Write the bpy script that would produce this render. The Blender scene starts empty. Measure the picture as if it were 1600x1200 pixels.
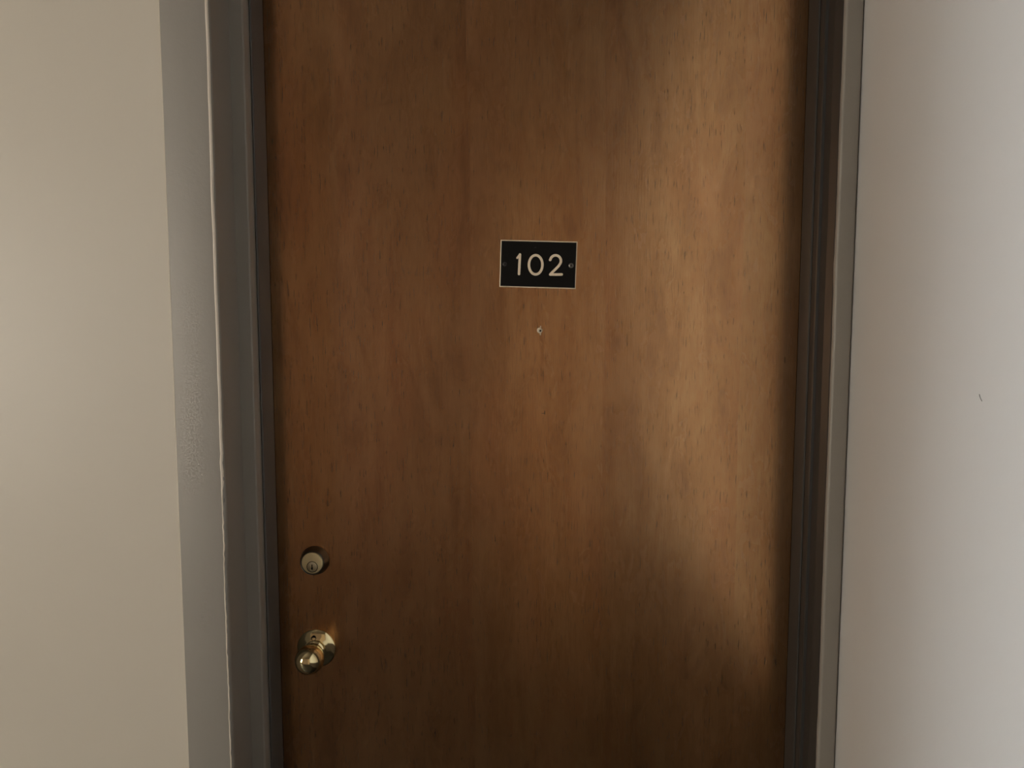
import bpy, bmesh, math, random
from mathutils import Vector, Matrix, noise
R = math.radians
S = bpy.context.scene
COL = S.collection
random.seed(7)

# ------------------------------------------------------------------ camera
F_PX = 1200.0                                   # focal length in pixels of the 1600 x 1200 frame
PITCH = math.atan2(1200.0, 13500.0)             # verticals meet far below the frame
YAW = math.atan2(80.0, 1200.0)                  # turned slightly to the left of the door's normal
CAM = Vector((0.0, -1.25, 1.5))
cam_d = bpy.data.cameras.new('camera')
cam_d.sensor_width = 36.0
cam_d.lens = F_PX / 1600.0 * 36.0
cam_d.clip_start = 0.02
cam = bpy.data.objects.new('camera', cam_d)
COL.objects.link(cam)
cam.location = CAM
cam.rotation_euler = (math.pi/2 - PITCH, 0.0, YAW)
S.camera = cam
CAM_R = cam.rotation_euler.to_matrix()

# ------------------------------------------------------------------ world, exposure
w = bpy.data.worlds.new('world')
S.world = w
w.use_nodes = True
w.node_tree.nodes['Background'].inputs[0].default_value = (0.80, 0.90, 1.0, 1)     # overcast sky
w.node_tree.nodes['Background'].inputs[1].default_value = 1.0
S.view_settings.view_transform = 'Standard'
S.view_settings.look = 'None'
S.view_settings.gamma = 1.0
S.view_settings.use_curve_mapping = False
S.view_settings.exposure = 0.0

# glow of the two added windows that light the hall: radiance (r, g, b)
LIGHTS = {
    'W': (38.0, 40.5, 42.5),     # added glowing window in the door's own wall, unseen to the left
    'C': (21.0, 19.8, 17.8),   # added glowing window across the hall, unseen, brightens the left wall
}
HOLE_W = (-2.00, -1.25, 0.55, 2.15)
HOLE_C = (-4.60, -3.40, 0.60, 2.20)

# depth of the planes, door front at y = 0
Y_FACE = -0.138          # hall face of the steel frame
Y_STOP = -0.071          # hall face of the stop
Y_WALL = -0.134          # wall surface beside the frame
Z_HEAD = 2.12
ROOM_L, ROOM_B, ROOM_H = -4.8, -3.4, 2.5

def at(px, py, y):
    """point on the plane y = const that the photograph shows at this pixel"""
    d = CAM_R @ Vector(((px-800.0)/F_PX, -(py-600.0)/F_PX, -1.0))
    return CAM + d*((y-CAM.y)/d.y)

# ------------------------------------------------------------------ materials
def new_mat(name):
    m = bpy.data.materials.new(name); m.use_nodes = True
    nt = m.node_tree
    return m, nt, nt.nodes, nt.links, nt.nodes['Principled BSDF']

def N(nt, kind, **kw):
    n = nt.nodes.new(kind)
    for k, v in kw.items():
        if k in n.inputs: n.inputs[k].default_value = v
        else: setattr(n, k, v)
    return n

def math_n(nt, op, a, b=None, c=None, clamp=False):
    n = nt.nodes.new('ShaderNodeMath'); n.operation = op; n.use_clamp = clamp
    for i, v in enumerate((a, b, c)):
        if v is None: continue
        if isinstance(v, (int, float)): n.inputs[i].default_value = v
        else: nt.links.new(v, n.inputs[i])
    return n.outputs[0]

def scaled(nt, src, sc, loc=(0, 0, 0)):
    mp = nt.nodes.new('ShaderNodeMapping')
    mp.inputs['Scale'].default_value = sc
    mp.inputs['Location'].default_value = loc
    nt.links.new(src, mp.inputs['Vector'])
    return mp.outputs[0]

def noise_n(nt, vec, scale, detail=3.0, rough=0.5, dist=0.0):
    n = nt.nodes.new('ShaderNodeTexNoise')
    n.inputs['Scale'].default_value = scale
    n.inputs['Detail'].default_value = detail
    n.inputs['Roughness'].default_value = rough
    n.inputs['Distortion'].default_value = dist
    nt.links.new(vec, n.inputs['Vector'])
    return n.outputs['Fac']

def ramp_n(nt, fac, stops):
    r = nt.nodes.new('ShaderNodeValToRGB')
    cr = r.color_ramp
    while len(cr.elements) < len(stops): cr.elements.new(0.5)
    for e, (p, c) in zip(cr.elements, stops):
        e.position = p
        e.color = (c[0], c[1], c[2], 1) if not isinstance(c, float) else (c, c, c, 1)
    nt.links.new(fac, r.inputs[0])
    return r.outputs[0]

def mix_n(nt, fac, a, b, blend='MIX'):
    n = nt.nodes.new('ShaderNodeMix'); n.data_type = 'RGBA'; n.blend_type = blend
    for sock, v in ((n.inputs[0], fac), (n.inputs[6], a), (n.inputs[7], b)):
        if isinstance(v, (int, float)): sock.default_value = v
        elif isinstance(v, tuple): sock.default_value = (v[0], v[1], v[2], 1)
        else: nt.links.new(v, sock)
    return n.outputs[2]

def bump_n(nt, height, strength, dist):
    b = nt.nodes.new('ShaderNodeBump')
    b.inputs['Strength'].default_value = strength
    b.inputs['Distance'].default_value = dist
    nt.links.new(height, b.inputs['Height'])
    return b.outputs[0]

def paint(name, col, rough, spec=0.5, bump=0.25, scale=60.0, var=0.04, met=0.0):
    m, nt, nd, lk, p = new_mat(name)
    tc = nd.new('ShaderNodeTexCoord').outputs['Object']
    big = noise_n(nt, tc, 3.0, 3)
    c = mix_n(nt, big, tuple(v*(1-var) for v in col), tuple(min(1, v*(1+var)) for v in col))
    lk.new(c, p.inputs['Base Color'])
    p.inputs['Roughness'].default_value = rough
    p.inputs['Specular IOR Level'].default_value = spec
    p.inputs['Metallic'].default_value = met
    h = math_n(nt, 'ADD', noise_n(nt, tc, scale, 4), math_n(nt, 'MULTIPLY', noise_n(nt, tc, scale*6, 2), 0.3))
    lk.new(bump_n(nt, h, bump, 0.0012), p.inputs['Normal'])
    return m

def metal(name, col, rough, var=0.05):
    m, nt, nd, lk, p = new_mat(name)
    tc = nd.new('ShaderNodeTexCoord').outputs['Object']
    n1 = noise_n(nt, tc, 90.0, 4)
    lk.new(mix_n(nt, n1, tuple(v*(1-var*2) for v in col), col), p.inputs['Base Color'])
    p.inputs['Metallic'].default_value = 1.0
    lk.new(math_n(nt, 'MULTIPLY_ADD', noise_n(nt, tc, 200.0, 3), 0.08, rough-0.04), p.inputs['Roughness'])
    return m

def plain(name, col, rough=0.5, spec=0.5, scale=300.0):
    m, nt, nd, lk, p = new_mat(name)
    tc = nd.new('ShaderNodeTexCoord').outputs['Object']
    n1 = noise_n(nt, tc, scale, 3)
    lk.new(mix_n(nt, n1, tuple(v*0.9 for v in col), tuple(min(1, v*1.08) for v in col)), p.inputs['Base Color'])
    p.inputs['Roughness'].default_value = rough
    p.inputs['Specular IOR Level'].default_value = spec
    return m

def glow(name, col):
    m, nt, nd, lk, p = new_mat(name)
    e = nd.new('ShaderNodeEmission')
    mx = max(col)
    e.inputs[0].default_value = (col[0]/mx, col[1]/mx, col[2]/mx, 1) if mx > 0 else (0, 0, 0, 1)
    e.inputs[1].default_value = mx
    lk.new(e.outputs[0], nd['Material Output'].inputs['Surface'])
    return m

def wood_mat():
    m, nt, nd, lk, p = new_mat('varnished_veneer')
    tc = nd.new('ShaderNodeTexCoord').outputs['Object']
    sep = nd.new('ShaderNodeSeparateXYZ'); lk.new(tc, sep.inputs[0])
    x, z = sep.outputs['X'], sep.outputs['Z']
    # wandering veneer leaves
    xw = math_n(nt, 'ADD', x, math_n(nt, 'MULTIPLY', noise_n(nt, scaled(nt, tc, (0.5, 0, 0.9)), 2.0, 1), 0.03))
    leaf = math_n(nt, 'FLOOR', math_n(nt, 'MULTIPLY_ADD', xw, 4.6, 0.37))
    leafr = nd.new('ShaderNodeTexWhiteNoise'); leafr.noise_dimensions = '1D'; lk.new(leaf, leafr.inputs['W'])
    comb = nd.new('ShaderNodeCombineXYZ')
    lk.new(x, comb.inputs[0]); lk.new(z, comb.inputs[2])
    lk.new(math_n(nt, 'MULTIPLY', leafr.outputs[0], 7.0), comb.inputs[1])
    v = comb.outputs[0]
    # cathedral figure: rings of a strongly stretched noise
    fig = noise_n(nt, scaled(nt, v, (4.0, 1, 0.9)), 1.6, 3, 0.5, 0.6)
    rings = math_n(nt, 'SINE', math_n(nt, 'MULTIPLY', fig, 46.0))
    rings = math_n(nt, 'MULTIPLY_ADD', rings, 0.5, 0.5)
    # mottled, slightly slanting blotches of ribbon grain
    rot = nd.new('ShaderNodeMapping'); rot.inputs['Rotation'].default_value = (0, R(-24), 0)
    rot.inputs['Scale'].default_value = (26, 1, 9); lk.new(v, rot.inputs['Vector'])
    mott = noise_n(nt, rot.outputs[0], 1.0, 5, 0.62, 0.5)
    streak = noise_n(nt, scaled(nt, v, (70, 1, 1.6)), 1.0, 4, 0.6)
    fine = noise_n(nt, scaled(nt, v, (420, 1, 14)), 1.0, 3, 0.6)
    pore = noise_n(nt, scaled(nt, v, (700, 1, 36)), 1.0, 2, 0.5)
    pore_m = math_n(nt, 'MULTIPLY', math_n(nt, 'SUBTRACT', 0.42, pore, clamp=True), 5.0, clamp=True)
    rip = nd.new('ShaderNodeMapping'); rip.inputs['Rotation'].default_value = (0, R(-30), 0)
    rip.inputs['Scale'].default_value = (150, 1, 60); lk.new(v, rip.inputs['Vector'])
    ripple = noise_n(nt, rip.outputs[0], 1.0, 3, 0.55, 0.3)
    t = math_n(nt, 'MULTIPLY', mott, 0.42)
    t = math_n(nt, 'MULTIPLY_ADD', ripple, 0.20, t)
    t = math_n(nt, 'MULTIPLY_ADD', streak, 0.18, t)
    t = math_n(nt, 'MULTIPLY_ADD', rings, 0.07, t)
    t = math_n(nt, 'MULTIPLY_ADD', fine, 0.14, t)
    t = math_n(nt, 'MULTIPLY_ADD', leafr.outputs[0], 0.10, t)
    col = ramp_n(nt, t, [(0.30, WOOD[0]), (0.50, WOOD[1]), (0.72, WOOD[2])])
    hue = noise_n(nt, scaled(nt, v, (7, 1, 2.2)), 1.0, 3)
    col = mix_n(nt, math_n(nt, 'MULTIPLY', math_n(nt, 'SUBTRACT', hue, 0.5, clamp=True), 2.2, clamp=True), col,
                (1.10, 0.90, 0.86), 'MULTIPLY')
    col = mix_n(nt, math_n(nt, 'MULTIPLY', pore_m, 0.7), col, (0.10, 0.045, 0.018))
    # scratches and nicks seen on the varnish, each with its own place
    def mark(px, py, rx, rz, ang, c, amt):
        nonlocal col
        q = at(px, py, 0.0)
        mp = nd.new('ShaderNodeMapping'); mp.vector_type = 'TEXTURE'
        mp.inputs['Location'].default_value = (q.x-DOOR_X, 0, q.z)
        mp.inputs['Rotation'].default_value = (0, R(ang), 0)
        mp.inputs['Scale'].default_value = (rx, 1, rz)
        fl = nd.new('ShaderNodeCombineXYZ'); lk.new(x, fl.inputs[0]); lk.new(z, fl.inputs[2])
        lk.new(fl.outputs[0], mp.inputs['Vector'])
        ln = nd.new('ShaderNodeVectorMath'); ln.operation = 'LENGTH'; lk.new(mp.outputs[0], ln.inputs[0])
        k = math_n(nt, 'MULTIPLY', math_n(nt, 'SUBTRACT', 1.0, ln.outputs['Value'], clamp=True), amt, clamp=True)
        col = mix_n(nt, k, col, c)
    mark(474, 790, 0.0040, 0.0010, 4, (0.32, 0.22, 0.15), 1.2)
    mark(688, 597, 0.0050, 0.0012, -6, (0.34, 0.20, 0.10), 0.9)
    mark(851, 645, 0.0010, 0.0050, 0, (0.02, 0.010, 0.006), 1.2)
    mark(848, 646, 0.0040, 0.0008, 0, (0.02, 0.010, 0.006), 0.9)
    mark(836, 1147, 0.0050, 0.0014, 10, (0.26, 0.17, 0.11), 0.8)
    mark(1004, 1167, 0.0040, 0.0012, 8, (0.26, 0.17, 0.11), 0.9)
    mark(512, 787, 0.0028, 0.0080, 0, (0.03, 0.014, 0.006), 0.7)
    lk.new(col, p.inputs['Base Color'])
    p.inputs['Metallic'].default_value = WOOD_MET
    p.inputs['Roughness'].default_value = WOOD_ROUGH
    p.inputs['Anisotropic'].default_value = 0.72
    tg = nd.new('ShaderNodeCombineXYZ'); tg.inputs[2].default_value = 1.0      # finish brushed along the grain
    lk.new(tg.outputs[0], p.inputs['Tangent'])
    p.inputs['Coat Weight'].default_value = WOOD_COAT
    p.inputs['Coat IOR'].default_value = 1.62
    lk.new(math_n(nt, 'MULTIPLY_ADD', mott, 0.12, WOOD_COAT_R), p.inputs['Coat Roughness'])
    h = math_n(nt, 'MULTIPLY_ADD', pore_m, -0.6, math_n(nt, 'MULTIPLY', fine, 0.5))
    lk.new(bump_n(nt, h, 0.10, 0.0006), p.inputs['Normal'])
    lk.new(bump_n(nt, h, 0.05, 0.0006), p.inputs['Coat Normal'])
    return m

WOOD = ((0.305, 0.130, 0.038), (0.49, 0.236, 0.080), (0.63, 0.35, 0.146))
WOOD_MET, WOOD_ROUGH, WOOD_COAT, WOOD_COAT_R = 0.97, 0.26, 1.0, 0.22
DOOR_X = 0.0

# ------------------------------------------------------------------ mesh helpers
def obj(name, bm, mat, parent=None, smooth=None, loc=None):
    me = bpy.data.meshes.new(name)
    bmesh.ops.recalc_face_normals(bm, faces=bm.faces)
    bm.to_mesh(me); bm.free()
    if mat: me.materials.append(mat)
    o = bpy.data.objects.new(name, me)
    COL.objects.link(o)
    if smooth is not None:
        me.shade_smooth()
        try: me.set_sharp_from_angle(angle=R(smooth))
        except Exception: pass
    if parent: o.parent = parent
    if loc is not None: o.location = loc
    return o

def empty(name, loc=(0, 0, 0)):
    o = bpy.data.objects.new(name, None); o.empty_display_size = 0.05
    COL.objects.link(o); o.location = loc
    return o

def tag(o, label=None, cat=None, kind=None, group=None):
    if label: o['label'] = label
    if cat: o['category'] = cat
    if kind: o['kind'] = kind
    if group: o['group'] = group
    return o

def add_box(bm, x0, x1, y0, y1, z0, z1):
    vs = [bm.verts.new((x, y, z)) for z in (z0, z1) for y in (y0, y1) for x in (x0, x1)]
    for f in ((0, 1, 3, 2), (4, 6, 7, 5), (0, 4, 5, 1), (2, 3, 7, 6), (0, 2, 6, 4), (1, 5, 7, 3)):
        bm.faces.new([vs[i] for i in f])

def box(*a):
    bm = bmesh.new(); add_box(bm, *a); return bm

def bevelled(*a, w=0.002, seg=2):
    bm = box(*a)
    bmesh.ops.bevel(bm, geom=bm.edges[:], offset=w, segments=seg, profile=0.5, affect='EDGES')
    return bm

def lathe(profile, seg=48, c=(0, 0, 0)):
    """profile of (radius, forward) pairs turned about the axis -y (towards the hall)"""
    bm = bmesh.new(); rings = []
    for r, f in profile:
        if r < 1e-6: rings.append([bm.verts.new((c[0], c[1]-f, c[2]))])
        else: rings.append([bm.verts.new((c[0]+r*math.cos(2*math.pi*i/seg), c[1]-f, c[2]+r*math.sin(2*math.pi*i/seg))) for i in range(seg)])
    for a, b in zip(rings, rings[1:]):
        for i in range(seg):
            j = (i+1) % seg
            if len(a) == 1 and len(b) == 1: continue
            if len(a) == 1: bm.faces.new((a[0], b[i], b[j]))
            elif len(b) == 1: bm.faces.new((a[i], a[j], b[0]))
            else: bm.faces.new((a[i], a[j], b[j], b[i]))
    return bm

def extrude_profile(pts, z0, z1, n=1, jitter=None):
    """closed xy outline swept up in z; jitter(i, z) -> (dx, dy) moves outline point i"""
    bm = bmesh.new(); rows = []
    for k in range(n+1):
        z = z0 + (z1-z0)*k/n
        row = []
        for i, (x, y) in enumerate(pts):
            dx, dy = jitter(i, z) if jitter else (0, 0)
            row.append(bm.verts.new((x+dx, y+dy, z)))
        rows.append(row)
    m = len(pts)
    for a, b in zip(rows, rows[1:]):
        for i in range(m):
            j = (i+1) % m
            bm.faces.new((a[i], a[j], b[j], b[i]))
    bm.faces.new(rows[0][::-1]); bm.faces.new(rows[-1])
    return bm

def stroke(pts, w, t, bm=None, seg=10):
    """engraving-like stroke with round ends along pts (x, z), width w, height t towards -y"""
    bm = bm or bmesh.new()
    P = [Vector((a, 0, b)) for a, b in pts]
    rings = []
    n = len(P)
    def ring(c, tan, r, h):
        nrm = Vector((tan.z, 0, -tan.x))
        rings.append([bm.verts.new(c + nrm*(r*math.cos(math.pi*k/seg)) + Vector((0, -h*math.sin(math.pi*k/seg), 0))) for k in range(seg+1)])
    tans = []
    for i in range(n):
        a = P[max(0, i-1)]; b = P[min(n-1, i+1)]
        tans.append((b-a).normalized())
    for k in range(4):
        a = math.pi/2*k/4
        ring(P[0]-tans[0]*(w/2*math.cos(a)), tans[0], max(1e-5, w/2*math.sin(a)), t*max(0.02, math.sin(a)))
    for i in range(n):
        miter = 1.0
        if 0 < i < n-1:
            d0 = (P[i]-P[i-1]).normalized(); d1 = (P[i+1]-P[i]).normalized()
            miter = 1.0/max(0.5, math.cos(d0.angle(d1)/2))
        ring(P[i], tans[i], w/2*miter, t)
    for k in range(3, -1, -1):
        a = math.pi/2*k/4
        ring(P[-1]+tans[-1]*(w/2*math.cos(a)), tans[-1], max(1e-5, w/2*math.sin(a)), t*max(0.02, math.sin(a)))
    for a, b in zip(rings, rings[1:]):
        for k in range(seg): bm.faces.new((a[k], a[k+1], b[k+1], b[k]))
    return bm

# ------------------------------------------------------------------ material instances
M_WALL = paint('beige_wall_paint', (0.68, 0.62, 0.52), 0.42, 0.4, 0.20, 45.0, 0.02)
M_WALL_R = paint('off_white_wall_paint', (0.60, 0.59, 0.57), 0.42, 0.4, 0.20, 45.0, 0.02)
M_WALL_B = paint('brown_wall_paint', (0.13, 0.083, 0.052), 0.6, 0.3, 0.20, 45.0, 0.02)
M_FRAME = paint('grey_frame_enamel', (0.31, 0.285, 0.25), 0.50, 0.5, 0.22, 90.0, 0.03, 0.15)
M_DARK_PANEL = plain('dark_brown_panel', (0.045, 0.035, 0.028), 0.6, 0.3)
M_FLOOR = plain('dark_brown_floor', (0.009, 0.007, 0.005), 0.6)
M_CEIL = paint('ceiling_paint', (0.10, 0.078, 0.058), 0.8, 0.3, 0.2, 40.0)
M_BRASS = metal('polished_brass', (0.90, 0.76, 0.44), 0.10)
M_BRASS_D = metal('brushed_brass', (1.0, 0.86, 0.54), 0.62)
M_BRONZE = metal('dark_bronze', (0.17, 0.15, 0.12), 0.32)
M_PLUG = metal('worn_nickel_brass', (0.72, 0.62, 0.42), 0.6)
M_BLACK = plain('black_phenolic', (0.006, 0.005, 0.004), 0.5, 0.15)
M_CORE = plain('cream_core', (0.90, 0.75, 0.56), 0.6, 0.3)
M_DARK = plain('dark_hole', (0.010, 0.007, 0.005), 0.9, 0.1)
M_STEEL = metal('dull_steel', (0.30, 0.28, 0.25), 0.45)
M_BLACKSCREW = plain('blackened_screw', (0.030, 0.027, 0.025), 0.5, 0.4)
M_SEAL = plain('grey_rubber_seal', (0.10, 0.093, 0.085), 0.45, 0.4)
M_SHADE_STRIP = plain('charcoal_shade_strip', (0.034, 0.032, 0.029), 0.5, 0.35)  # near-black colour carries the shade inside the right jamb
M_TAN = plain('tan_door_paint', (0.37, 0.26, 0.165), 0.6, 0.3, 4.0)
M_CHIP = plain('splintered_plaster', (0.82, 0.70, 0.54), 0.8, 0.2, 900.0)
M_RIDGE = paint('pale_paint_ridge', (0.80, 0.71, 0.60), 0.4, 0.5, 0.15, 120.0, 0.04)
M_SCUFF = plain('dark_scuff', (0.20, 0.19, 0.18), 0.8, 0.2)
M_WHITE = plain('white_window_paint', (0.65, 0.64, 0.60), 0.4)

# ------------------------------------------------------------------ where the frame stands
xl_wall = at(272.5, 600, Y_WALL).x          # wall meets left face
xl_edge = at(345.0, 600, Y_FACE).x          # inner corner of left face
xl_rab = at(376.5, 600, Y_STOP).x           # rabbet meets stop
xl_stop = at(396.5, 600, Y_STOP).x          # inner corner of stop
xr_stop = at(1271.0, 600, Y_STOP).x
xr_rab = at(1275.5, 600, Y_STOP).x
xr_edge = at(1299.0, 600, Y_FACE).x
xr_wall = at(1328.5, 600, Y_FACE).x         # right wall cuts the right face
xl_edge = (xl_edge + xl_rab)/2; xl_rab = xl_edge
xr_edge = (xr_edge + xr_rab)/2; xr_rab = xr_edge
DOOR_C = (xl_stop + xr_stop)/2
T = 0.14                                    # wall thickness

# ------------------------------------------------------------------ room shell
def wall_with_holes(name, axis, fixed0, fixed1, u0, u1, holes, mat):
    """a wall of boxes; axis 'x' runs along x, 'y' along y; holes = (u0, u1, z0, z1), left to right"""
    bm = bmesh.new()
    def b(ua, ub, za, zb):
        if ub-ua < 1e-4 or zb-za < 1e-4: return
        if axis == 'x': add_box(bm, ua, ub, fixed0, fixed1, za, zb)
        else: add_box(bm, fixed0, fixed1, ua, ub, za, zb)
    u = u0
    for (a, c, z0, z1) in holes:
        b(u, a, 0, ROOM_H); b(a, c, 0, z0); b(a, c, z1, ROOM_H); u = c
    b(u, u1, 0, ROOM_H)
    return obj(name, bm, mat)

front = wall_with_holes('wall_front', 'x', Y_WALL, Y_WALL+0.22, ROOM_L-T, xr_wall+T+0.02,
                        [HOLE_W, (xl_wall+0.0006, xr_wall+0.02, -0.001, Z_HEAD+0.05)], M_WALL)
tag(front, 'plain beige painted wall to the left of the wooden door', 'wall', 'structure')
right = wall_with_holes('wall_right', 'y', xr_wall, xr_wall+T, ROOM_B-T, Y_WALL, [], M_WALL_R)
tag(right, 'pale painted side wall meeting the right of the door frame', 'wall', 'structure')
back = wall_with_holes('wall_back', 'x', ROOM_B-T, ROOM_B, ROOM_L-T, xr_wall, [HOLE_C], M_WALL_B)
tag(back, 'brown painted hall wall opposite the wooden door', 'wall', 'structure')
left = wall_with_holes('wall_left', 'y', ROOM_L-T, ROOM_L, ROOM_B, Y_WALL, [], M_WALL)
tag(left, 'painted wall at the far left end of the hall', 'wall', 'structure')
fl = obj('floor', box(ROOM_L-T, xr_wall+T, ROOM_B-T, 0.09, -0.1, 0.0), M_FLOOR)
tag(fl, 'brown hall floor in front of the door', 'floor', 'structure')
ce = obj('ceiling', box(ROOM_L-T, xr_wall+T, ROOM_B-T, 0.09, ROOM_H, ROOM_H+0.1), M_CEIL)
tag(ce, 'pale painted hall ceiling', 'ceiling', 'structure')

dark_panel = obj('added_dark_panel', box(xr_wall-0.008, xr_wall+0.001, ROOM_B, Y_FACE-0.01, 0.0, 0.79), M_DARK_PANEL, right)  # unseen panel, added to darken the lower reflection in the door
dark_panel['label'] = 'dark panel added low on the side wall to darken its reflection'
# a small scuff on the right wall, proud paint hair
def on_right_wall(px, py):
    d = CAM_R @ Vector(((px-800.0)/F_PX, -(py-600.0)/F_PX, -1.0))
    return CAM + d*((xr_wall-CAM.x)/d.x)
bm = bmesh.new()
pp = [on_right_wall(a, b) for a, b in ((1530.5, 616), (1531, 619), (1532.5, 623), (1534.5, 627))]
for a, b in zip(pp, pp[1:]):
    h = 0.0009
    add = [bm.verts.new((xr_wall-0.0003, p.y+s*h*0.6, p.z)) for p in (a, b) for s in (-1, 1)]
    bm.faces.new((add[0], add[1], add[3], add[2]))
ext = bmesh.ops.extrude_face_region(bm, geom=bm.faces[:])
for v in [g for g in ext['geom'] if isinstance(g, bmesh.types.BMVert)]: v.co.x += 0.0006
sc = obj('scuff_mark', bm, M_SCUFF, right)
sc['label'] = 'tiny dark scuff on the pale wall'

# unseen windows with glowing panes, added to light the hall
def window(name, hole, axis, fixed0, fixed1, key, label):
    u0, u1, z0, z1 = hole
    root = empty(name, ((u0+u1)/2 if axis == 'x' else (fixed0+fixed1)/2, (u0+u1)/2 if axis == 'y' else (fixed0+fixed1)/2, z0))
    tag(root, label, 'window', 'structure')
    L = root.location.copy()
    mid = (fixed0+fixed1)/2
    def bx(name, ua, ub, ta, tb, za, zb, mat):
        a = (ua, ub, ta, tb, za, zb) if axis == 'x' else (ta, tb, ua, ub, za, zb)
        a = (a[0]-L.x, a[1]-L.x, a[2]-L.y, a[3]-L.y, a[4]-L.z, a[5]-L.z)
        return obj(name, box(*a), mat, root)
    f = 0.05
    for a in ((u0, u0+f, z0, z1), (u1-f, u1, z0, z1), (u0+f, u1-f, z0, z0+f), (u0+f, u1-f, z1-f, z1)):
        bx('window_frame', a[0], a[1], mid-0.03, mid+0.03, a[2], a[3], M_WHITE)
    uc = (u0+u1)/2; zc = (z0+z1)/2
    bx('glazing_bar', uc-0.012, uc+0.012, mid-0.02, mid+0.02, z0+f, z1-f, M_WHITE)
    bx('glazing_bar', u0+f, uc-0.012, mid-0.02, mid+0.02, zc-0.012, zc+0.012, M_WHITE)
    bx('glazing_bar', uc+0.012, u1-f, mid-0.02, mid+0.02, zc-0.012, zc+0.012, M_WHITE)
    mg = glow('added_window_glow_'+key, LIGHTS[key])
    for ua, ub in ((u0+f, uc-0.012), (uc+0.012, u1-f)):
        for za, zb in ((z0+f, zc-0.012), (zc+0.012, z1-f)):
            bx('pane', ua, ub, mid-0.003, mid+0.003, za, zb, mg)
    return root
window('added_window_1', HOLE_W, 'x', Y_WALL, Y_WALL+0.09, 'W', 'added white-framed glowing window beyond the left edge of the view')
window('added_window_2', HOLE_C, 'x', ROOM_B-T, ROOM_B, 'C', 'added glowing window in the brown wall across the hall, far to the left')
bk = obj('light_blocker', box(xl_wall-0.1, xr_wall+T+0.02, 0.09, 0.12, -0.1, ROOM_H+0.1), M_WALL)  # unseen board, added to stop sky light leaking round the frame
tag(bk, 'added board blocking light behind the wooden door', 'wall', 'structure')
# tall tan door added behind the viewer to brighten the wooden door's reflection
od = obj('added_tan_door', bevelled(-0.30, xr_wall-0.04, ROOM_B, ROOM_B+0.025, 0.005, 2.38, w=0.003), M_TAN)
tag(od, 'tall tan door added across the hall to brighten the reflection', 'door', 'structure')
h2 = obj('added_door_handle', lathe([(0.028, 0.0), (0.028, 0.006), (0.012, 0.012), (0.012, 0.03), (0.024, 0.04), (0.026, 0.052), (0.018, 0.064), (0, 0.068)], 24), M_BRASS, od, 50, (-0.22, ROOM_B+0.025, 0.98))
h2.rotation_euler = (0, 0, math.pi)

# ------------------------------------------------------------------ steel door frame
fr = empty('trim_1', (DOOR_C, Y_FACE, 0))
tag(fr, 'grey painted metal frame around the wooden door', 'door frame', 'structure')
FX = DOOR_C
def loc(o): 
    o.location = Vector((-FX, -Y_FACE, 0)); return o

def arc(cx, cy, r, a0, a1, n):
    return [(cx+r*math.cos(R(a0+(a1-a0)*k/n)), cy+r*math.sin(R(a0+(a1-a0)*k/n))) for k in range(n+1)]

rb = 0.0055
outline = [(xl_wall+0.0012, Y_WALL+0.006), (xl_wall+0.0012, Y_FACE+0.0015)] + arc(xl_wall+0.0027, Y_FACE+0.0015, 0.0015, 180, 270, 3)[1:] \
    + [(xl_edge-rb-0.012, Y_FACE)] + arc(xl_edge-rb, Y_FACE+rb, rb, 270, 360, 7) + [(xl_edge, Y_STOP+0.004), (xl_edge-0.03, Y_STOP+0.004), (xl_edge-0.03, Y_WALL+0.006)]
def jit(i, z):
    # brush-built enamel: the rounded arris wanders, and is knocked about low down
    if 5 <= i <= 13:
        low = min(1.0, max(0.0, (1.36-z)/0.06))
        a = noise.noise(Vector((0.3, 0.7, z*9)))*0.0010 + low*noise.noise(Vector((4.1, 0.2, z*70)))*0.0012
        return (a, -0.3*a)
    return (0.0, 0.0)
j1 = loc(obj('jamb', extrude_profile(outline, 0.0, Z_HEAD+0.05, 220, jit), M_FRAME, fr, 50))

# pale paint built up along the arris, worn to a thin broken line low down
def ridge_mesh():
    bm = bmesh.new(); rows = []
    n = 300
    z_chip = at(345, 772, Y_FACE).z
    for k in range(n+1):
        z = Z_HEAD*k/n
        up = min(1.0, max(0.0, (z-z_chip)/0.02))
        wob = noise.noise(Vector((0.3, 9.1, z*30)))
        wob2 = noise.noise(Vector((7.3, 2.1, z*140)))
        a0 = 262 + 5*wob
        a1 = (286 + 9*wob + 9*wob2)*(1-up) + (316 + 4*wob)*up
        dx, dy = jit(8, z)
        row = []
        for j in range(6):
            a = R(a0+(a1-a0)*j/5)
            rr = rb + (0.00045 if 0 < j < 5 else -0.0002)
            row.append(bm.verts.new((xl_edge-rb+dx+rr*math.cos(a), Y_FACE+rb+dy+rr*math.sin(a), z)))
        rows.append(row)
    for a, b in zip(rows, rows[1:]):
        for j in range(5): bm.faces.new((a[j], a[j+1], b[j+1], b[j]))
    return bm
pr_ = loc(obj('paint_ridge', ridge_mesh(), M_RIDGE, fr, 60))
pr_['label'] = 'pale paint built up along the inner edge of the frame'
for (py, h_) in ((749, 0.0030), (782, 0.0026)):
    zc = at(346, py, Y_FACE).z
    bm = stroke([(xl_edge-0.0030, zc-h_), (xl_edge-0.0022, zc), (xl_edge-0.0028, zc+h_)], 0.0026, 0.0005, None, 6)
    ch = loc(obj('paint_chip', bm, M_SCUFF, fr, None)); ch.location.y += Y_FACE + 0.0008

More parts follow.
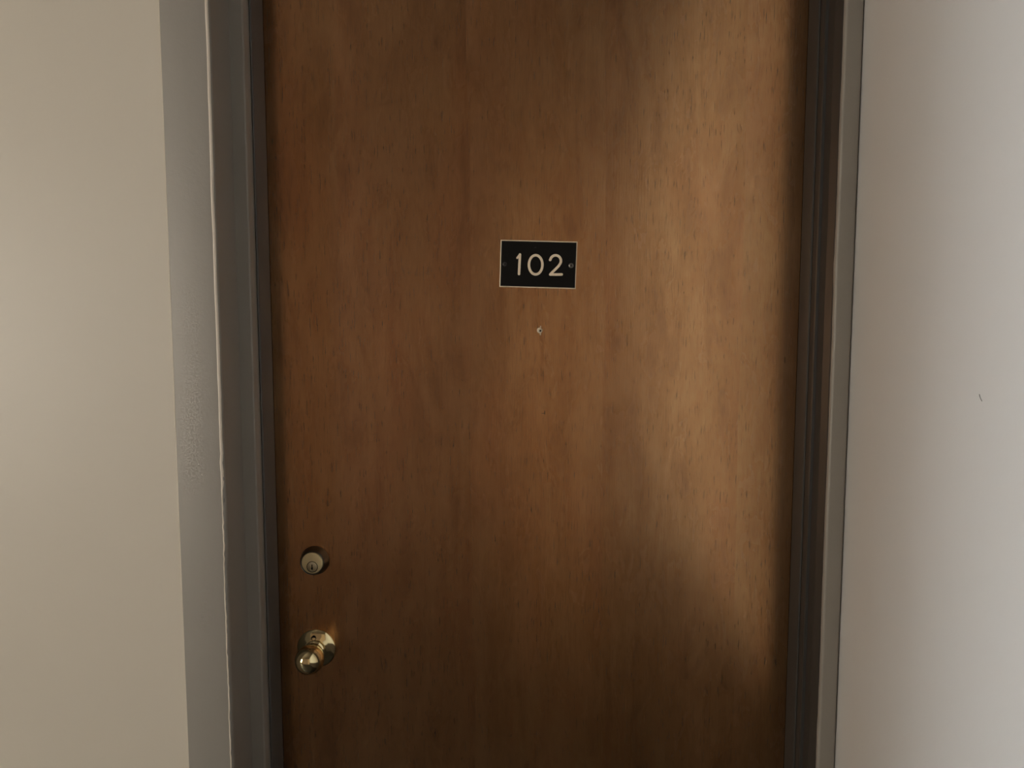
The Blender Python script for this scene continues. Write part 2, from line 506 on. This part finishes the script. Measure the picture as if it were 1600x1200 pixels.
# right jamb: its face runs on behind the side wall
outline = [(xr_wall-0.0008, Y_WALL+0.006), (xr_wall-0.0008, Y_FACE+0.0030)] + arc(xr_wall-0.0048, Y_FACE+0.0030, 0.0040, 0, -90, 4)[1:] \
    + arc(xr_edge+0.004, Y_FACE+0.004, 0.004, 270, 180, 5) + [(xr_edge, Y_STOP+0.004), (xr_edge+0.025, Y_STOP+0.004), (xr_edge+0.025, Y_WALL+0.006)]
def jit2(i, z):
    if 6 <= i <= 11:
        a = noise.noise(Vector((1.3, 3.7, z*8)))*0.0008 + noise.noise(Vector((2.1, 0.2, z*50)))*0.0004
        return (a, 0)
    return (0.0, 0.0)
j2 = loc(obj('jamb', extrude_profile(outline, 0.0, Z_HEAD+0.05, 160, jit2), M_FRAME, fr, 50))
# head, above the frame of the photograph
loc(obj('head', bevelled(xl_edge+0.0005, xr_edge-0.0005, Y_FACE, Y_STOP+0.004, Z_HEAD, Z_HEAD+0.048), M_FRAME, fr))

# stops, one to each jamb and one to the head
def stop(x_in, x_out):
    s = 1 if x_out > x_in else -1
    r_ = 0.0028
    if s < 0:
        pr = arc(x_in-r_, Y_STOP+r_, r_, 270, 360, 5)
        pts = [(x_out, Y_STOP)] + pr + [(x_in, -0.001), (x_out, -0.001)]
    else:
        pr = arc(x_in+r_, Y_STOP+r_, r_, 270, 180, 5)
        pts = [(x_out, Y_STOP)] + pr + [(x_in, -0.001), (x_out, -0.001)]
    return pts
loc(obj('door_stop', extrude_profile(stop(xl_stop, xl_edge-0.03), 0.0, Z_HEAD+0.02, 1), M_FRAME, fr, 50))
loc(obj('door_stop', extrude_profile(stop(xr_stop, xr_edge+0.025), 0.0, Z_HEAD+0.02, 1), M_FRAME, fr, 50))
loc(obj('door_stop', box(xl_stop+0.0002, xr_stop-0.0002, Y_STOP, -0.001, Z_HEAD-0.012, Z_HEAD+0.02), M_FRAME, fr))
# bulb seals that the door closes against
def seal(x_in, s):
    pts = [(x_in, -0.0015), (x_in, -0.046)] + arc(x_in+s*0.0, -0.046, 0.0, 0, 0, 1)[:0]
    t_ = 0.0045
    rr = [(x_in+s*t_*math.sin(R(a)), -0.046-0.004*math.cos(R(a))) for a in (30, 60, 90)]
    return pts + rr + [(x_in+s*t_, -0.0015)]
loc(obj('door_seal', extrude_profile(seal(xl_stop-0.0004, 1), 0.001, Z_HEAD-0.013, 1), M_SEAL, fr, 50))
loc(obj('door_seal', extrude_profile(seal(xr_stop+0.0004, -1), 0.001, Z_HEAD-0.013, 1), M_SHADE_STRIP, fr, 50))  # right seal is darker than the left one, shade put into its colour
# dark ribbed strip, its colour stands in for shade along the right jamb
shade_pts = [(xr_edge-0.0004, Y_FACE+0.0075), (xr_edge-0.0016, Y_FACE+0.0095), (xr_edge-0.0016, -0.108), (xr_edge-0.0028, -0.105), (xr_edge-0.0016, -0.102),
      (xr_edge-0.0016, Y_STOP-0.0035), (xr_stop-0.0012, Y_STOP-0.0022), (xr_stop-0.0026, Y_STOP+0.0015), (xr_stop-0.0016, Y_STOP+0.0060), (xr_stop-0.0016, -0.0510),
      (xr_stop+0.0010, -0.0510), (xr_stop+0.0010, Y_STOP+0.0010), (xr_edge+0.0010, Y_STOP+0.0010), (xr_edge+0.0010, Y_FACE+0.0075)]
wo = loc(obj('shade_strip', extrude_profile(shade_pts, 0.002, Z_HEAD-0.013, 1), M_SHADE_STRIP, fr, 35))
wo['label'] = 'dark ribbed strip painting the shade inside the right jamb'
# caulk bead where wall paint laps the left face, and in the right corner
def bead(x, r, z0, z1, name, mat, s, n=240):
    def jt(i, z):
        a = noise.noise(Vector((5.5, x*9, z*22)))*0.0006
        return (a if 0 < i < 6 else 0, 0)
    pts = [(x-s*0.002, Y_WALL+0.003)] + [(x+s*r*math.sin(R(a)), Y_WALL-0.0005-r*0.8*math.cos(R(a))) for a in (-80, -40, 0, 40, 80)] + [(x+s*0.001, Y_WALL+0.003)]
    return extrude_profile(pts, z0, z1, n, jt)
b1 = obj('caulk_bead', bead(xl_wall, 0.0018, 0.0, Z_HEAD+0.05, 'b', M_WALL, 1), M_WALL, front, 60)

# ------------------------------------------------------------------ door
door = obj('door_1', bevelled(xl_stop-0.012-DOOR_C, xr_stop+0.010-DOOR_C, 0.0, 0.044, 0.008, Z_HEAD-0.003, w=0.0015), None, None, None, (DOOR_C, 0, 0))
DOOR_X = DOOR_C
M_WOOD = wood_mat()
door.data.materials.append(M_WOOD)
tag(door, 'brown varnished wooden flush door with brass knob and deadbolt', 'door', 'structure')

def on_door(px, py):
    q = at(px, py, 0.0); return Vector((q.x-DOOR_C, 0.0, q.z))

# knob set
k0 = on_door(494.8, 1012.6)
kn = obj('door_knob', lathe([(0.0118, 0.014), (0.0118, 0.0205), (0.0135, 0.0225), (0.0170, 0.0245), (0.0192, 0.0275), (0.0205, 0.0315),
      (0.02135, 0.0365), (0.0214, 0.0410), (0.0207, 0.0460), (0.0190, 0.0510), (0.0163, 0.0555), (0.0127, 0.0590), (0.0085, 0.0613), (0.0042, 0.0625), (0, 0.0629)], 64),
      M_BRASS, door, 60, k0)
kn.rotation_euler = (R(4.0), 0, R(1.2))
kn.scale = (1.12, 1.0, 1.12)
kn['label'] = 'small round polished brass knob, sagging slightly on its rose'
ki = kn.rotation_euler.to_matrix().to_4x4().inverted()
def sub(o, par, flat=False):
    o.parent = par
    if flat: o.matrix_parent_inverse = par.rotation_euler.to_matrix().to_4x4().inverted()
    return o
sub(obj('rose', lathe([(0.0302, 0.0), (0.0302, 0.0010), (0.0296, 0.0022), (0.0280, 0.0034), (0.0225, 0.0058), (0.0175, 0.0080), (0.0155, 0.0090), (0.0, 0.0092)], 64), M_BRASS), kn, True)
for p in kn.children: p.data.shade_smooth(); p.data.set_sharp_from_angle(angle=R(50))
nk = sub(obj('neck_ring', lathe([(0.0156, 0.0085), (0.0156, 0.0112), (0.0150, 0.0122), (0.0134, 0.0128), (0.0126, 0.0140), (0.0128, 0.0152), (0.0142, 0.0158), (0.0146, 0.0168), (0.0142, 0.0178), (0.0120, 0.0184), (0, 0.0184)], 56), M_BRASS, None, 50), kn, True)
hole_c = (-0.0020, 0, 0.0186)
ph = sub(obj('pin_hole', lathe([(0.0038, 0.0056), (0.0038, 0.0086), (0.0032, 0.0089), (0.0028, 0.0074), (0, 0.0072)], 28, hole_c), M_DARK, None, 40), kn, True)
ph['label'] = 'dark pin hole in the rose above the neck'

# deadbolt
d0 = on_door(492.3, 875.3)
db = obj('deadbolt', lathe([(0.0225, 0.0), (0.0225, 0.0015), (0.0218, 0.0035), (0.0196, 0.0120), (0.0188, 0.0140), (0.0180, 0.0147), (0.0174, 0.0143), (0.0172, 0.0120), (0, 0.0120)], 64), M_BRONZE, door, 40, d0)
db.scale = (1.10, 1.10, 1.10)
db['label'] = 'round deadbolt with dark collar and brass keyed cylinder'
cy = obj('cylinder_face', lathe([(0.0164, 0.0120), (0.0164, 0.0143), (0.0158, 0.0150), (0.0152, 0.0152), (0.0, 0.0152)], 56), M_BRASS_D, db, 40)
pg = obj('key_plug', lathe([(0.0078, 0.0150), (0.0078, 0.0153), (0.0072, 0.0158), (0.0, 0.0158)], 40, (0.0004, 0, -0.0056)), M_PLUG, db, 40)
pr = obj('plug_groove', lathe([(0.0087, 0.0150), (0.0087, 0.01535), (0.0076, 0.01535), (0.0076, 0.0150)], 40, (0.0004, 0, -0.0056)), M_DARK, db, 40)
bm = stroke([(0.0002, -0.0022), (0.0003, -0.0060)], 0.0016, 0.0003)
stroke([(0.0003, -0.0070), (0.0000, -0.0088)], 0.0028, 0.0003, bm)
kh = obj('keyhole', bm, M_DARK, db, 40, (0, -0.01575, 0))
kg = obj('key_ward', stroke([(-0.0019, -0.0094), (-0.0014, -0.0102)], 0.0017, 0.0004), M_BRASS, db, 40, (0, -0.0158, 0))

# splintered plug of an old fitting under the number plate
h0 = on_door(843.5, 516.5)
ho = obj('old_screw_plug', lathe([(0.0044, 0.0), (0.0044, 0.0016), (0.0034, 0.0028), (0.0018, 0.0030), (0.0014, 0.0014), (0, 0.0012)], 14), M_CHIP, door, 30, h0)
for v in ho.data.vertices:
    v.co += Vector((noise.noise(v.co*900)*0.0009, noise.noise(v.co*700+Vector((3, 1, 4)))*0.0012, noise.noise(v.co*800+Vector((9, 2, 1)))*0.0010))
ho['label'] = 'chipped pale plug of an old fitting below the number plate'
for (a, b, c, d, w_) in ((0.0008, 0.003, 0.0012, 0.0068, 0.0020), (0.0006, -0.0035, 0.0010, -0.0066, 0.0022), (0.0030, -0.001, 0.0038, 0.0018, 0.0016)):
    obj('splinter', stroke([(a, b), ((a+c)/2+0.0003, (b+d)/2), (c, d)], w_, 0.0016, None, 6), M_CHIP, ho, None)
obj('plug_hole', lathe([(0.0017, 0.0016), (0.0015, 0.0032), (0, 0.0033)], 10, (0.0009, 0, -0.0004)), M_DARK, ho, None)

# ------------------------------------------------------------------ number plate
pc = at(841.0, 413.2, 0.0)
sgn = empty('number_sign', (pc.x, 0.0, pc.z))
sgn.rotation_euler = (0, R(1.75), 0)
tag(sgn, 'small black engraved plate with number 102 screwed to the wooden door', 'sign')
SC = 1.0/ (F_PX/1.25)                           # metres per photo pixel on the door
PW, PH = 118.5*SC*0.5, 72.3*SC*0.5
bm = bmesh.new()
prof = ((PW, PH, 0.0), (PW, PH, -0.0010), (PW-0.0013, PH-0.0013, -0.00185))
rings = [[bm.verts.new((sx*a, y, sz*b)) for sx, sz in ((-1, -1), (1, -1), (1, 1), (-1, 1))] for a, b, y in prof]
for a, b in zip(rings, rings[1:]):
    for i in range(4): bm.faces.new((a[i], a[(i+1) % 4], b[(i+1) % 4], b[i]))
bm.faces.new(rings[0]); bm.faces.new(rings[-1])
pl = obj('plate', bm, M_CORE, sgn); pl['label'] = 'cream core showing as a thin bevelled edge'
fc = obj('face_layer', bevelled(-PW+0.0016, PW-0.0016, -0.0021, -0.00175, -PH+0.0016, PH-0.0016, w=0.0001, seg=1), M_BLACK, sgn)
U = SC/5.455                                   # metres per pixel of the enlarged view
def g(a, b):
    """enlarged view pixel -> plate coordinates, undoing the plate's tilt"""
    dx, dz = (a-551.0)*U, -(b-398.5)*U
    c, s = math.cos(R(1.75)), math.sin(R(1.75))
    return (dx*c - dz*s, dx*s + dz*c)
def poly(pts): return [g(a, b) for a, b in pts]
SW, ST = 22.5*U, 0.00035
DY = (0, -0.0020, 0)
bm = stroke(poly([(374, 344), (384, 331), (396, 316)]), SW*0.8, ST)
stroke(poly([(397, 316), (395, 360), (392, 420), (389, 478)]), SW, ST, bm)
obj('digit', bm, M_CORE, sgn, 60, DY)['label'] = 'cream digit 1'
ov = [(530+57*math.sin(R(a)), 402-80*math.cos(R(a))) for a in range(0, 361, 10)]
obj('digit', stroke(poly(ov), SW, ST), M_CORE, sgn, 60, DY)['label'] = 'cream digit 0'
tw = [(651, 362)] + [(697+45*math.cos(R(a)), 370-46*math.sin(R(a))) for a in range(168, -31, -11)] + [(722, 414), (700, 436), (675, 460), (656, 479)]
bm = stroke(poly(tw), SW, ST)
stroke(poly([(653, 483.5), (700, 484), (749, 483.5)]), SW, ST, bm)
obj('digit', bm, M_CORE, sgn, 60, DY)['label'] = 'cream digit 2'
for (a, b, r_, mt) in ((268, 395, 19, M_BLACKSCREW), (828, 410, 21, M_STEEL)):
    c = g(a, b)
    s_ = obj('screw', lathe([(r_*U, 0.0), (r_*U, 0.0004), (r_*U*0.8, 0.0011), (0, 0.0014)], 24), mt, sgn, 40, (c[0], -0.0020, c[1]))
    bm = stroke([(-r_*U*0.55, 0.0), (r_*U*0.55, 0.0)], r_*U*0.22, 0.0002, None, 4)
    stroke([(0.0, -r_*U*0.55), (0.0, r_*U*0.55)], r_*U*0.22, 0.0002, bm, 4)
    o = obj('screw_slot', bm, M_DARK, s_, None, (0, -0.00128, 0)); o.rotation_euler = (0, R(28), 0)
c = g(527, 258)
obj('nick', stroke([(c[0]-0.0016, c[1]-0.0003), (c[0]+0.0014, c[1]+0.0004)], 0.0009, 0.00015, None, 4), M_BLACKSCREW, sgn, None, DY)
